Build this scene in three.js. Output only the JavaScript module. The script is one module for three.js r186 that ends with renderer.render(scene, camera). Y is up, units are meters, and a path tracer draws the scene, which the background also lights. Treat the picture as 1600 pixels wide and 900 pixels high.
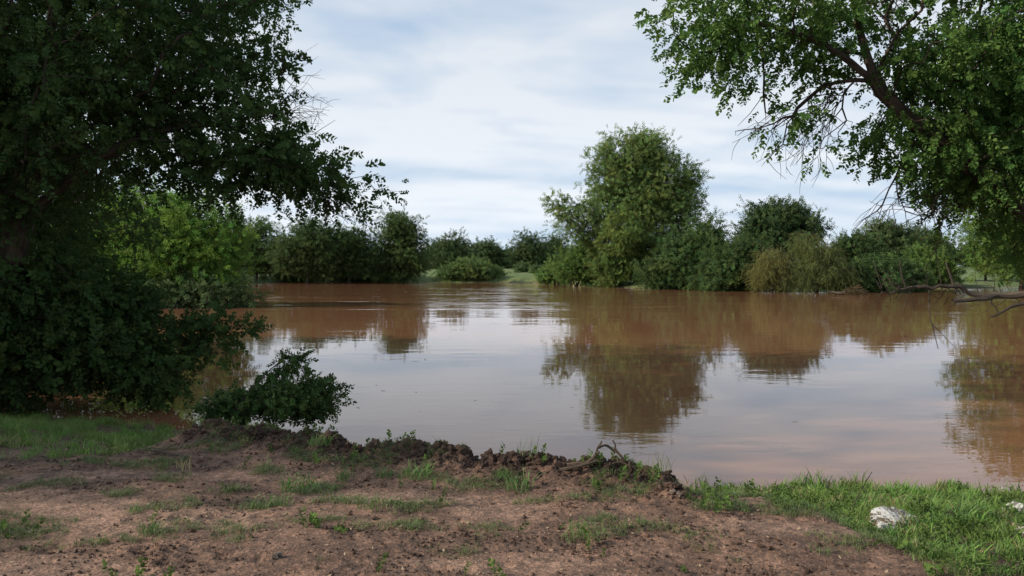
import * as THREE from 'three';
import { mergeGeometries } from 'three/addons/utils/BufferGeometryUtils.js';
import { createNoise2D, createNoise3D } from 'simplex-noise';

/* ---------- camera, sky, sun, exposure ---------- */
const scene = new THREE.Scene();
const FPX = 1209, EYE = 2.2, PITCH = -Math.atan(31 / FPX);
const camera = new THREE.PerspectiveCamera(2 * Math.atan(450 / FPX) * 180 / Math.PI, 16 / 9, 0.1, 6000);
camera.position.set(0, EYE, 0);
camera.rotation.x = PITCH;
scene.add(camera);

const renderer = new THREE.WebGLRenderer({ antialias: true });
renderer.toneMapping = THREE.LinearToneMapping;
renderer.toneMappingExposure = 1.12;
renderer.shadowMap.enabled = true;

function rngOf(seed) {
  let a = seed >>> 0;
  return () => { a = (a + 0x6D2B79F5) | 0; let t = Math.imul(a ^ (a >>> 15), 1 | a); t = (t + Math.imul(t ^ (t >>> 7), 61 | t)) ^ t; return ((t ^ (t >>> 14)) >>> 0) / 4294967296; };
}
const n2 = createNoise2D(rngOf(11)), n3 = createNoise3D(rngOf(12));
const clamp = (x, a = 0, b = 1) => Math.min(b, Math.max(a, x));
const sstep = (a, b, x) => { const t = clamp((x - a) / (b - a)); return t * t * (3 - 2 * t); };
const lerp = (a, b, t) => a + (b - a) * t;
function fbm(x, y, o = 4) { let s = 0, a = 0.5, f = 1; for (let i = 0; i < o; i++) { s += a * n2(x * f + i * 17.3, y * f - i * 9.1); a *= 0.5; f *= 2.03; } return s; }

const SUN = new THREE.Vector3(-1, 0.56, 0.20).normalize();

function makeSky() {
  const W = 2048, Hh = 1024, data = new Float32Array(W * Hh * 4);
  for (let j = 0; j < Hh; j++) {
    const el = ((j + 0.5) / Hh - 0.5) * Math.PI, sy = Math.sin(el), cy = Math.cos(el);
    for (let i = 0; i < W; i++) {
      const k = (j * W + i) * 4;
      if (sy <= -0.02) { data[k] = 0.30; data[k + 1] = 0.32; data[k + 2] = 0.33; data[k + 3] = 1; continue; }
      const az = ((i + 0.5) / W - 0.5) * 2 * Math.PI, dx = Math.cos(az) * cy, dz = Math.sin(az) * cy, y = Math.max(sy, 0);
      const t = 1 / (y + 0.16), px = dx * t, pz = dz * t;
      // thin streaked cloud sheets
      const warp = 0.25 * fbm(px * 0.5 + 4, pz * 0.5, 3);
      const a = fbm(px * 0.28 + warp + 2.3, pz * 0.80 + px * 0.12 + warp * 1.8 + 7, 6);
      const b = fbm(px * 1.1 + 31 + warp * 2, pz * 2.4 + px * 0.35 + 3, 5);
      const c = clamp(0.64 + 0.85 * a + 0.62 * b);
      const g = Math.pow(1 - y, 1.6);
      const blue = [lerp(0.22, 0.53, g), lerp(0.34, 0.66, g), lerp(0.54, 0.80, g)];
      const wht = [lerp(0.44, 0.84, g), lerp(0.50, 0.885, g), lerp(0.58, 0.94, g)];
      const s = clamp(dx * SUN.x + sy * SUN.y + dz * SUN.z), glow = 0.18 * Math.pow(s, 4);
      const low = 1 - 0.6 * sstep(0.12, 0.0, y);
      for (let q = 0; q < 3; q++) data[k + q] = (lerp(blue[q], wht[q], c * (0.6 + 0.4 * low)) + glow);
      data[k + 3] = 1;
    }
  }
  const tx = new THREE.DataTexture(data, W, Hh, THREE.RGBAFormat, THREE.FloatType);
  tx.mapping = THREE.EquirectangularReflectionMapping; tx.magFilter = THREE.LinearFilter; tx.minFilter = THREE.LinearFilter;
  tx.needsUpdate = true;
  return tx;
}
const sky = makeSky();
scene.background = sky; scene.environment = sky;

const sun = new THREE.DirectionalLight(new THREE.Color(1.0, 0.90, 0.74), 4.6);
sun.position.copy(SUN).multiplyScalar(150); sun.castShadow = true; sun.shadow.radius = 1.6;
sun.shadow.mapSize.set(4096, 4096);
Object.assign(sun.shadow.camera, { left: -140, right: 140, top: 140, bottom: -140, near: 1, far: 500 });
scene.add(sun); scene.add(sun.target);

/* ---------- helpers ---------- */
const used = {};
function numbered(n) { if (!(n in used)) { used[n] = 0; return n; } used[n]++; return n + '_' + String(used[n]).padStart(3, '0'); }
function shadow(o) { o.castShadow = true; o.receiveShadow = true; return o; }
function thing(name, label, category, pos = [0, 0, 0], group) {
  const o = new THREE.Group(); o.name = numbered(name); o.position.set(...pos); o.userData = { label, category };
  if (group) o.userData.group = group;
  scene.add(o); return o;
}
function part(name, geo, mat, parent) { const m = shadow(new THREE.Mesh(geo, mat)); m.name = name; parent.add(m); return m; }
function struct(name, geo, mat, label) { const m = shadow(new THREE.Mesh(geo, mat)); m.name = name; m.userData = { kind: 'structure', label }; scene.add(m); return m; }
const AX = new THREE.Vector3(1, 0, 0);
function at(px, py, depth) {
  const v = new THREE.Vector3((px - 800) / FPX, (450 - py) / FPX, -1).applyAxisAngle(AX, PITCH);
  v.multiplyScalar(depth / -v.z); v.y += EYE; return v;
}
function onPixelGround(px, py) { // march a photo ray to the ground
  const d = new THREE.Vector3((px - 800) / FPX, (450 - py) / FPX, -1).applyAxisAngle(AX, PITCH);
  for (let t = 2.5; t < 20; t += 0.02) { const x = d.x * t, y = EYE + d.y * t, z = d.z * t; if (y < height(x, z)) return new THREE.Vector3(x, height(x, z), z); }
  return new THREE.Vector3(d.x * 8, 0, d.z * 8);
}
function ramp(pts, x) {
  if (x <= pts[0][0]) return pts[0][1];
  for (let i = 1; i < pts.length; i++) if (x <= pts[i][0]) { const [a, b] = pts[i - 1], [c, d] = pts[i], t = (x - a) / (c - a); return lerp(b, d, t * t * (3 - 2 * t) * 0.5 + t * 0.5); }
  return pts[pts.length - 1][1];
}
function texture(size, fn, srgb, fl) {
  const d = fl ? new Float32Array(size * size * 4) : new Uint8Array(size * size * 4), top = fl ? 1 : 255;
  for (let j = 0; j < size; j++) for (let i = 0; i < size; i++) { const c = fn(i / size, j / size); const k = (j * size + i) * 4; d[k] = clamp(c[0]) * top; d[k + 1] = clamp(c[1]) * top; d[k + 2] = clamp(c[2]) * top; d[k + 3] = top; }
  const t = new THREE.DataTexture(d, size, size, THREE.RGBAFormat, fl ? THREE.FloatType : THREE.UnsignedByteType); t.wrapS = t.wrapT = THREE.RepeatWrapping; t.magFilter = THREE.LinearFilter; t.minFilter = THREE.LinearMipmapLinearFilter; t.generateMipmaps = true;
  if (srgb) t.colorSpace = THREE.SRGBColorSpace; t.needsUpdate = true; return t;
}
// noise that tiles over u, v in 0..1
function tnoise(u, v, f, seed = 0) { const a = u * 2 * Math.PI, b = v * 2 * Math.PI, r = f / (2 * Math.PI); return 0.7 * (n3(Math.cos(a) * r + seed, Math.sin(a) * r, Math.cos(b) * r + seed * 1.7) + n3(Math.sin(b) * r + seed + 40, Math.cos(a) * r, Math.sin(a) * r - seed)); }
function gridTile(size, fx, fy, seed) { // periodic value noise, fx by fy cells
  const r = rngOf(seed), g = new Float32Array(fx * fy); for (let i = 0; i < g.length; i++) g[i] = r();
  const s = t => t * t * t * (t * (6 * t - 15) + 10);
  return (u, v) => { const x = u * fx, y = v * fy, i = Math.floor(x), j = Math.floor(y), a = s(x - i), b = s(y - j); const q = (m, n) => g[((n % fy + fy) % fy) * fx + ((m % fx + fx) % fx)]; return lerp(lerp(q(i, j), q(i + 1, j), a), lerp(q(i, j + 1), q(i + 1, j + 1), a), b); };
}

/* ---------- near bank ground ---------- */
const EDGE = [[-200, 62], [-32, 56], [-20, 43], [-15.5, 30], [-9.5, 14.5], [-7.7, 11.6], [-6, 11.2], [-4, 10.4], [-3.1, 9.0], [-2, 8.0], [-1, 7.4], [0, 7.0], [0.7, 6.75], [1.2, 6.6], [1.6, 7.2], [2.1, 7.55], [3.4, 7.7], [5, 7.35], [10, 7.2], [40, 6.5], [200, 10]];
const CREST = [[-3.4, 7.6], [-2.75, 7.25], [-1.9, 6.85], [-1.08, 6.4], [0, 6.08], [0.64, 5.85], [1.2, 5.5]];
const edgeD = x => ramp(EDGE, x) + (x > 1.6 ? 0.26 : 0.16) * n2(x * 0.9, 5.5) + 0.05 * n2(x * 4, 1.5);
function bermAmount(x) { return sstep(-3.7, -2.7, x) * (1 - sstep(1.08, 1.3, x)); }
function bermBand(x, z) { const q = (-z - ramp(CREST, x) - 0.10 * n2(x * 1.3, 8.8)) / 0.30; return bermAmount(x) * Math.exp(-q * q); }
function wheel(x, z) { // worn smooth strips of silt
  return sstep(0.1, 0.5, n2(x * 0.45 + 3.3, z * 1.1 + 9)) ;
}
function baseHeight(x, z) {
  const d = -z, s = edgeD(x) - d;
  const L = lerp(x > 0 ? 3.4 : 4.2, 0.95, sstep(-3.9, -2.6, x) * (1 - sstep(0.9, 2.4, x)));
  let h;
  if (s > 0) h = 0.62 * sstep(0, 1, clamp(0.06 + 0.94 * s / L)) - 0.62 * sstep(0, 1, 0.06);
  else h = Math.max(-1.2, s * 0.45);
  return h;
}
const HOOF = []; { const r = rngOf(77); for (let i = 0; i < 46; i++) { const x = lerp(-3.6, 1.8, r()), z = -lerp(3.4, 5.4, r()); HOOF.push([x, z, 0.035 + 0.03 * r(), r() * 6.28, 0.007 + 0.012 * r()]); } }
function height(x, z) {
  let h = baseHeight(x, z);
  const s = edgeD(x) + z;
  if (s < -1) return h;
  const near = x > -9 && x < 9 && z < -1.5 && z > -13;
  h += 0.035 * fbm(x * 0.55, z * 0.55, 3) * sstep(0, 1.2, s);
  if (!near) return h;
  const b = bermBand(x, z);
  if (b > 0.01) h += b * (0.085 + 0.10 * fbm(x * 1.7 + 3, z * 1.9, 3) + 0.06 * fbm(x * 7, z * 7, 3));
  const rough = 0.25 + 0.75 * sstep(-0.35, 0.35, n2(x * 0.8 + 11, z * 1.3)) + 1.1 * b;
  const sm = wheel(x, z);
  const k = 0.75 * rough * (1 - 0.75 * sm) * sstep(-0.1, 0.5, s);
  h += k * (0.020 * fbm(x * 3.1, z * 3.6, 3) + 0.014 * Math.abs(n2(x * 9, z * 10)) + 0.008 * n2(x * 21, z * 23));
  for (const [hx, hz, hr, ha, dp] of HOOF) {
    const dx = x - hx, dz = z - hz; if (dx * dx + dz * dz > 0.09) continue;
    const u = dx * Math.cos(ha) + dz * Math.sin(ha), v = -dx * Math.sin(ha) + dz * Math.cos(ha);
    const q = (u * u) / (hr * hr * 1.7) + (v * v) / (hr * hr);
    h += -dp * Math.exp(-q * q) + 0.6 * dp * Math.exp(-Math.pow(Math.sqrt(q) - 1.35, 2) * 9);
  }
  return h;
}
function spread(a, b, step, far0, far1, grow = 1.22) {
  const mid = []; for (let x = a; x <= b + 1e-6; x += step) mid.push(x);
  const lo = [], hi = []; let s = step * 1.5, x = a;
  while (x > far0) { x -= s; s *= grow; lo.unshift(Math.max(x, far0)); }
  s = step * 1.5; x = mid[mid.length - 1];
  while (x < far1) { x += s; s *= grow; hi.push(Math.min(x, far1)); }
  return [...lo, ...mid, ...hi];
}
function sheet(xs, zs, hf, cf) {
  const nx = xs.length, nz = zs.length, P = new Float32Array(nx * nz * 3), U = new Float32Array(nx * nz * 2), C = new Float32Array(nx * nz * 3), I = [];
  for (let j = 0; j < nz; j++) for (let i = 0; i < nx; i++) {
    const k = j * nx + i, x = xs[i], z = zs[j], y = hf(x, z);
    P.set([x, y, z], k * 3); U.set([x, z], k * 2); C.set(cf(x, z, y), k * 3);
    if (i < nx - 1 && j < nz - 1) I.push(k, k + nx, k + 1, k + 1, k + nx, k + nx + 1);
  }
  const g = new THREE.BufferGeometry(); g.setAttribute('position', new THREE.BufferAttribute(P, 3)); g.setAttribute('uv', new THREE.BufferAttribute(U, 2)); g.setAttribute('color', new THREE.BufferAttribute(C, 3)); g.setIndex(I); g.computeVertexNormals(); return g;
}
const soilTex = (() => {
  const S = 1024, f = [[24, 1], [61, 2], [140, 3], [330, 4]].map(([c, s]) => gridTile(S, c, c, s));
  const hgt = (u, v) => { const a = f[0](u, v), b = f[1](u, v), c = f[2](u, v), d = f[3](u, v); return 0.30 * a + 0.30 * b + 0.24 * c + 0.16 * d; };
  const col = texture(S, (u, v) => { const h = hgt(u, v), e = f[3](v, u), g = clamp(0.62 + 0.75 * (h - 0.5) + 0.26 * (e - 0.5) + 0.2 * (f[2](v, u) - 0.5)); const q = f[1](v, u); return [0.98 * (g + 0.14), 0.96 * (g + 0.13) + 0.02 * q, 0.94 * (g + 0.12) + 0.04 * q]; }, true);
  const bmp = texture(S, (u, v) => { const h = hgt(u, v); const p = Math.max(0, f[2](u, v) - 0.72) * 1.6 + Math.max(0, f[1](u, v) - 0.75) * 1.4; const q = clamp(h * 0.8 + p); return [q, q, q]; });
  for (const t of [col, bmp]) t.repeat.set(1 / 1.7, 1 / 1.7);
  return { col, bmp };
})();
const grassy = (x, z) => { // how much grass grows here, 0..1
  const d = -z, s = edgeD(x) - d; let g = 0;
  const lineR = ramp([[1.0, 5.7], [1.5, 6.0], [2.0, 5.2], [2.35, 4.3], [2.7, 3.5], [3.4, 2.2], [6, 1]], x);
  if (x > 1.2) g = Math.max(g, sstep(-0.7, 0.7, d - lineR + 0.45 * n2(x * 2, z * 2) + 0.25 * n2(x * 6, z * 6)) );
  if (x < -2.2) g = Math.max(g, sstep(-0.5, 0.7, d - ramp([[-9, 5.6], [-5, 6.1], [-3.6, 6.5], [-2.4, 7.3]], x) + 0.9 * n2(x * 1.4, z * 1.4) + 0.4 * n2(x * 4, z * 4)) * 0.8 * (1 - 0.8 * bermAmount(x)));
  g = Math.max(g, 0.40 * sstep(0.25, 0.6, n2(x * 0.9 + 4, z * 1.6 + 2)) * sstep(4.6, 5.2, d));
  if (x < -9 || x > 9 || z > -1 ) g = Math.max(g, 0.5);
  return g * (x > 1.2 ? sstep(-0.55, 0.35, s + 0.25 * n2(x * 3, z * 3)) : sstep(-0.05, 0.12, s));
};
const soilDry = [0.300, 0.178, 0.122], soilDamp = [0.110, 0.063, 0.042], silt = [0.40, 0.25, 0.178], humus = [0.085, 0.058, 0.032];
function soilColor(x, z) {
  const b = bermBand(x, z), w = wheel(x, z);
  let t = sstep(-0.5, 0.5, fbm(x * 0.8, z * 1.1, 4) + 0.35 * n2(x * 5, z * 6));
  const c = [0, 1, 2].map(q => lerp(soilDamp[q], soilDry[q], 0.45 + 0.55 * t));
  const bb = clamp(b * 1.25) * (0.75 + 0.25 * n2(x * 6, z * 6));
  const g = grassy(x, z) * 0.75, ws = w * 0.75 * (1 - bb), m = 1 + 0.10 * n2(x * 14, z * 14);
  return c.map((v, q) => m * lerp(lerp(lerp(v, silt[q], ws), soilDamp[q], bb), humus[q], g));
}
{
  const xs = spread(-6.5, 6.5, 0.026, -500, 500), zs = spread(-9.2, -3.2, 0.024, -80, 300);
  const mat = new THREE.MeshStandardMaterial({ vertexColors: true, roughness: 0.95, map: soilTex.col, bumpMap: soilTex.bmp, bumpScale: 0.008 });
  struct('ground', sheet(xs, zs, height, soilColor), mat, 'bare reddish brown earth of the near river bank');
}

/* ---------- river ---------- */
{
  const S = 2048, AMP = 0.046;
  const mk = (list) => { const f = list.map(([cx, cy, a, s]) => [gridTile(S, cx, cy, s), a]); const tot = list.reduce((s, l) => s + l[2], 0); return (u, v) => f.reduce((s, [g, a]) => s + a * g(u, v), 0) / tot; };
  // fine ripples, 16 m tile
  const fine = mk([[16, 40, 1.0, 21], [46, 120, 0.45, 22], [130, 330, 0.22, 23]]);
  const calm = gridTile(S, 4, 7, 24), calm2 = gridTile(S, 9, 19, 29);
  const bmp = texture(S, (u, v) => { const m = 0.22 + 0.84 * sstep(0.35, 0.75, 0.6 * calm(u, v) + 0.4 * calm2(u, v)); const q = 0.5 + (fine(u, v) - 0.5) * m; return [q, q, q]; }, false, true);
  bmp.repeat.set(1 / 16, 1 / 16);
  // the current in mid stream: a normal map laid once over 280 by 140 m, livelier the farther from the still near bank
  const B = 2048, hgt = new Float32Array(B * B), r1 = gridTile(B, 190, 260, 31), r2 = gridTile(B, 420, 520, 32), r3 = gridTile(B, 60, 90, 33), slick = gridTile(B, 14, 26, 34), slick2 = gridTile(B, 40, 90, 35);
  for (let j = 0; j < B; j++) for (let i = 0; i < B; i++) {
    const u = i / B, v = j / B, x = (u - 0.5) * 280, d = v * 140; // v = 0 lies at z = 0
    const flow = 0.05 + 0.95 * sstep(24, 62, d + 6 * n2(x * 0.03, d * 0.05)), m = flow * (0.25 + 0.75 * sstep(0.3, 0.75, 0.55 * slick(u, v) + 0.45 * slick2(u, v)));
    hgt[j * B + i] = m * (0.55 * r1(u, v) + 0.28 * r2(u, v) + 0.6 * r3(u, v));
  }
  const nrm = texture(B, (u, v) => { const i = Math.round(u * B), j = Math.round(v * B), q = (p, o) => hgt[clamp(o, 0, B - 1) * B + clamp(p, 0, B - 1)]; const nx = -(q(i + 1, j) - q(i - 1, j)) * AMP / (2 * 280 / B), ny = -(q(i, j + 1) - q(i, j - 1)) * AMP / (2 * 140 / B); return [0.5 + 0.5 * nx, 0.5 + 0.5 * ny, 1.0]; }, false, true);
  nrm.repeat.set(1 / 280, 1 / 140); nrm.offset.set(0.5, 0);
  const g = new THREE.PlaneGeometry(1600, 520, 1, 1).rotateX(-Math.PI / 2); g.translate(0, 0, -230);
  const uv = g.attributes.uv, p = g.attributes.position; for (let i = 0; i < uv.count; i++) uv.setXY(i, p.getX(i), -p.getZ(i));
  const mat = new THREE.MeshPhysicalMaterial({ color: new THREE.Color().setRGB(0.225, 0.105, 0.056), roughness: 0.02, ior: 1.33, bumpMap: bmp, bumpScale: 0.0022, normalMap: nrm, normalScale: new THREE.Vector2(1, 1) });
  struct('river', g, mat, 'muddy brown river mirroring the pale sky');
}

/* ---------- far bank ---------- */
const FAR = [[-600, 118], [-60, 118], [-12, 119], [3, 116], [9, 97], [14, 86], [20, 79], [26, 71.5], [33, 75], [44, 82], [70, 96], [600, 120]];
const farD = x => ramp(FAR, x) + 1.1 * n2(x * 0.11, 3) + 0.4 * n2(x * 0.5, 9);
function farHeight(x, z) { const s = -z - farD(x); return s < 0 ? Math.max(-1.5, s * 0.4) : lerp(0.85, 0.30, sstep(6, 16, x)) * sstep(0, 3.5, s) + Math.min(s, 160) * 0.0155 + 0.22 * fbm(x * 0.06, z * 0.06, 3) * sstep(0, 6, s) + 0.1 * n2(x * 0.4, z * 0.4) * sstep(0, 4, s); }
{
  const xs = spread(-75, 75, 0.8, -3500, 3500, 1.3), zs = spread(-200, -58, 0.8, -5000, -52, 1.3);
  const mat = new THREE.MeshStandardMaterial({ vertexColors: true, roughness: 0.95, bumpMap: soilTex.bmp, bumpScale: 0.05 });
  struct('far_bank', sheet(xs, zs, farHeight, (x, z) => {
    const s = -z - farD(x), t = sstep(-0.3, 0.5, fbm(x * 0.09, z * 0.14, 4)), mud = 1 - sstep(0.0, 0.5, s + 0.3 * n2(x * 0.6, z * 0.6));
    const g = [lerp(0.085, 0.15, t), lerp(0.135, 0.175, t), lerp(0.034, 0.062, t)], d = [0.16, 0.09, 0.055];
    return g.map((v, q) => lerp(v, d[q], mud) * (1 + 0.15 * n2(x * 0.9, z * 0.9)));
  }), mat, 'grassy far bank and meadow across the river');
}

/* ---------- leaves ---------- */
function leafGeo(list) { // each: base point, direction, side, length, width, fold, bend ; 4 or 6 faces
  const P = [];
  for (const [b, d, s, len, wid, fine] of list) {
    const n = new THREE.Vector3().crossVectors(d, s).normalize();
    const pt = (a, w, up) => { const v = b.clone().addScaledVector(d, a * len).addScaledVector(s, w * wid).addScaledVector(n, up * len); return [v.x, v.y, v.z]; };
    const B = pt(0, 0, 0), T = pt(1, 0, -0.10);
    if (fine) {
      const l1 = pt(0.25, -0.42, 0.07), l2 = pt(0.68, -0.42, 0.05), r1 = pt(0.25, 0.42, 0.07), r2 = pt(0.68, 0.42, 0.05), m = pt(0.5, 0, 0);
      P.push(B, l1, m, l1, l2, m, l2, T, m, T, r2, m, r2, r1, m, r1, B, m);
    } else { const l = pt(0.45, -0.5, 0.08), r = pt(0.45, 0.5, 0.08); P.push(B, l, T, B, T, r); }
  }
  const g = new THREE.BufferGeometry(); g.setAttribute('position', new THREE.BufferAttribute(new Float32Array(P.flat()), 3)); g.computeVertexNormals(); return g;
}
function sprig(seed, { len, count, leaf, wide, spreadA, fine, droop = 0, curve = 0.15, two = false }) {
  const r = rngOf(seed), L = [];
  const cx = (r() - 0.5) * curve * 2, cz = (r() - 0.5) * curve * 2;
  for (let i = 0; i < count; i++) {
    const t = (i + 0.4 + 0.5 * r()) / count, b = new THREE.Vector3(cx * t * t * len, t * len, cz * t * t * len);
    const a = two ? (i % 2) * Math.PI + (r() - 0.5) * 0.8 : i * 2.4 + r() * 0.8, el = spreadA * (0.7 + 0.6 * r());
    const d = new THREE.Vector3(Math.cos(a) * Math.sin(el), Math.cos(el), Math.sin(a) * Math.sin(el)); d.y -= droop; d.normalize();
    const s = new THREE.Vector3(-Math.sin(a) + (r() - 0.5) * 0.8, (r() - 0.5) * 1.0, Math.cos(a) + (r() - 0.5) * 0.8); s.addScaledVector(d, -s.dot(d)).normalize();
    const k = 0.7 + 0.55 * r();
    L.push([b.addScaledVector(d, 0.1 * leaf), d, s, leaf * k, leaf * wide * k, fine]);
  }
  return leafGeo(L);
}
const SPRIG = {
  round: sprig(101, { len: 0.26, count: 17, leaf: 0.062, wide: 0.78, spreadA: 1.0, fine: true }),
  feather: sprig(105, { len: 0.30, count: 26, leaf: 0.050, wide: 0.50, spreadA: 1.1, fine: false, two: true, curve: 0.3 }),
  far: sprig(102, { len: 0.8, count: 21, leaf: 0.18, wide: 0.62, spreadA: 1.1, fine: false }),
  mid: sprig(103, { len: 0.55, count: 18, leaf: 0.13, wide: 0.6, spreadA: 1.05, fine: false }),
  willow: sprig(104, { len: 0.95, count: 34, leaf: 0.15, wide: 0.20, spreadA: 0.55, fine: false, curve: 0.4 }),
  wood: sprig(106, { len: 2.2, count: 22, leaf: 0.5, wide: 0.65, spreadA: 1.2, fine: false }),
};
const leafMat = new THREE.MeshPhysicalMaterial({ color: 0xffffff, roughness: 0.9, specularIntensity: 0.22, transmission: 0.4, thickness: 0, side: THREE.DoubleSide });
const farLeafMat = new THREE.MeshPhysicalMaterial({ color: 0xffffff, roughness: 0.95, specularIntensity: 0.3, transmission: 0.38, thickness: 0, side: THREE.DoubleSide });
const barkTex = (() => {
  const S = 512, f = [[9, 5, 51], [30, 9, 52], [90, 40, 53]].map(([a, b, s]) => gridTile(S, a, b, s));
  const h = (u, v) => 0.45 * Math.abs(f[0](u, v) * 2 - 1) + 0.35 * f[1](u, v) + 0.2 * f[2](u, v);
  return { col: texture(S, (u, v) => { const q = 0.45 + 0.75 * h(u, v); return [q, q * 0.97, q * 0.94]; }, true), bmp: texture(S, (u, v) => { const q = h(u, v); return [q, q, q]; }) };
})();
const bark = (r, g, b, rough = 0.95) => new THREE.MeshStandardMaterial({ color: new THREE.Color().setRGB(r, g, b), roughness: rough, map: barkTex.col, bumpMap: barkTex.bmp, bumpScale: 0.015 });
const BARK = bark(0.11, 0.08, 0.058), BARKP = bark(0.22, 0.178, 0.14);

/* ---------- trees ---------- */
function tube(pts, rad, sides) {
  const n = pts.length, P = [], U = [], I = []; let ref = Math.abs(pts[1].y - pts[0].y) > 0.8 * pts[1].distanceTo(pts[0]) ? new THREE.Vector3(1, 0, 0) : new THREE.Vector3(0, 1, 0), run = 0;
  for (let i = 0; i < n; i++) {
    const d = new THREE.Vector3().subVectors(pts[Math.min(i + 1, n - 1)], pts[Math.max(i - 1, 0)]).normalize();
    const a = ref.clone().addScaledVector(d, -ref.dot(d)); if (a.lengthSq() < 1e-8) a.set(d.y, d.z, d.x).addScaledVector(d, -(d.x * d.y + d.y * d.z + d.z * d.x)); a.normalize(); ref = a;
    const b = new THREE.Vector3().crossVectors(d, a);
    if (i) run += pts[i].distanceTo(pts[i - 1]);
    for (let k = 0; k <= sides; k++) { const t = k / sides * 2 * Math.PI, c = Math.cos(t) * rad[i], s = Math.sin(t) * rad[i]; P.push(pts[i].x + a.x * c + b.x * s, pts[i].y + a.y * c + b.y * s, pts[i].z + a.z * c + b.z * s); U.push(k / sides, run); }
    if (i < n - 1) for (let k = 0; k < sides; k++) { const o = i * (sides + 1) + k; I.push(o, o + 1, o + sides + 1, o + 1, o + sides + 2, o + sides + 1); }
  }
  const g = new THREE.BufferGeometry(); g.setAttribute('position', new THREE.Float32BufferAttribute(P, 3)); g.setAttribute('uv', new THREE.Float32BufferAttribute(U, 2)); g.setIndex(I); g.computeVertexNormals(); return g;
}
const V = (x, y, z) => new THREE.Vector3(x, y, z);
let seedNo = 1000;
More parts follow.
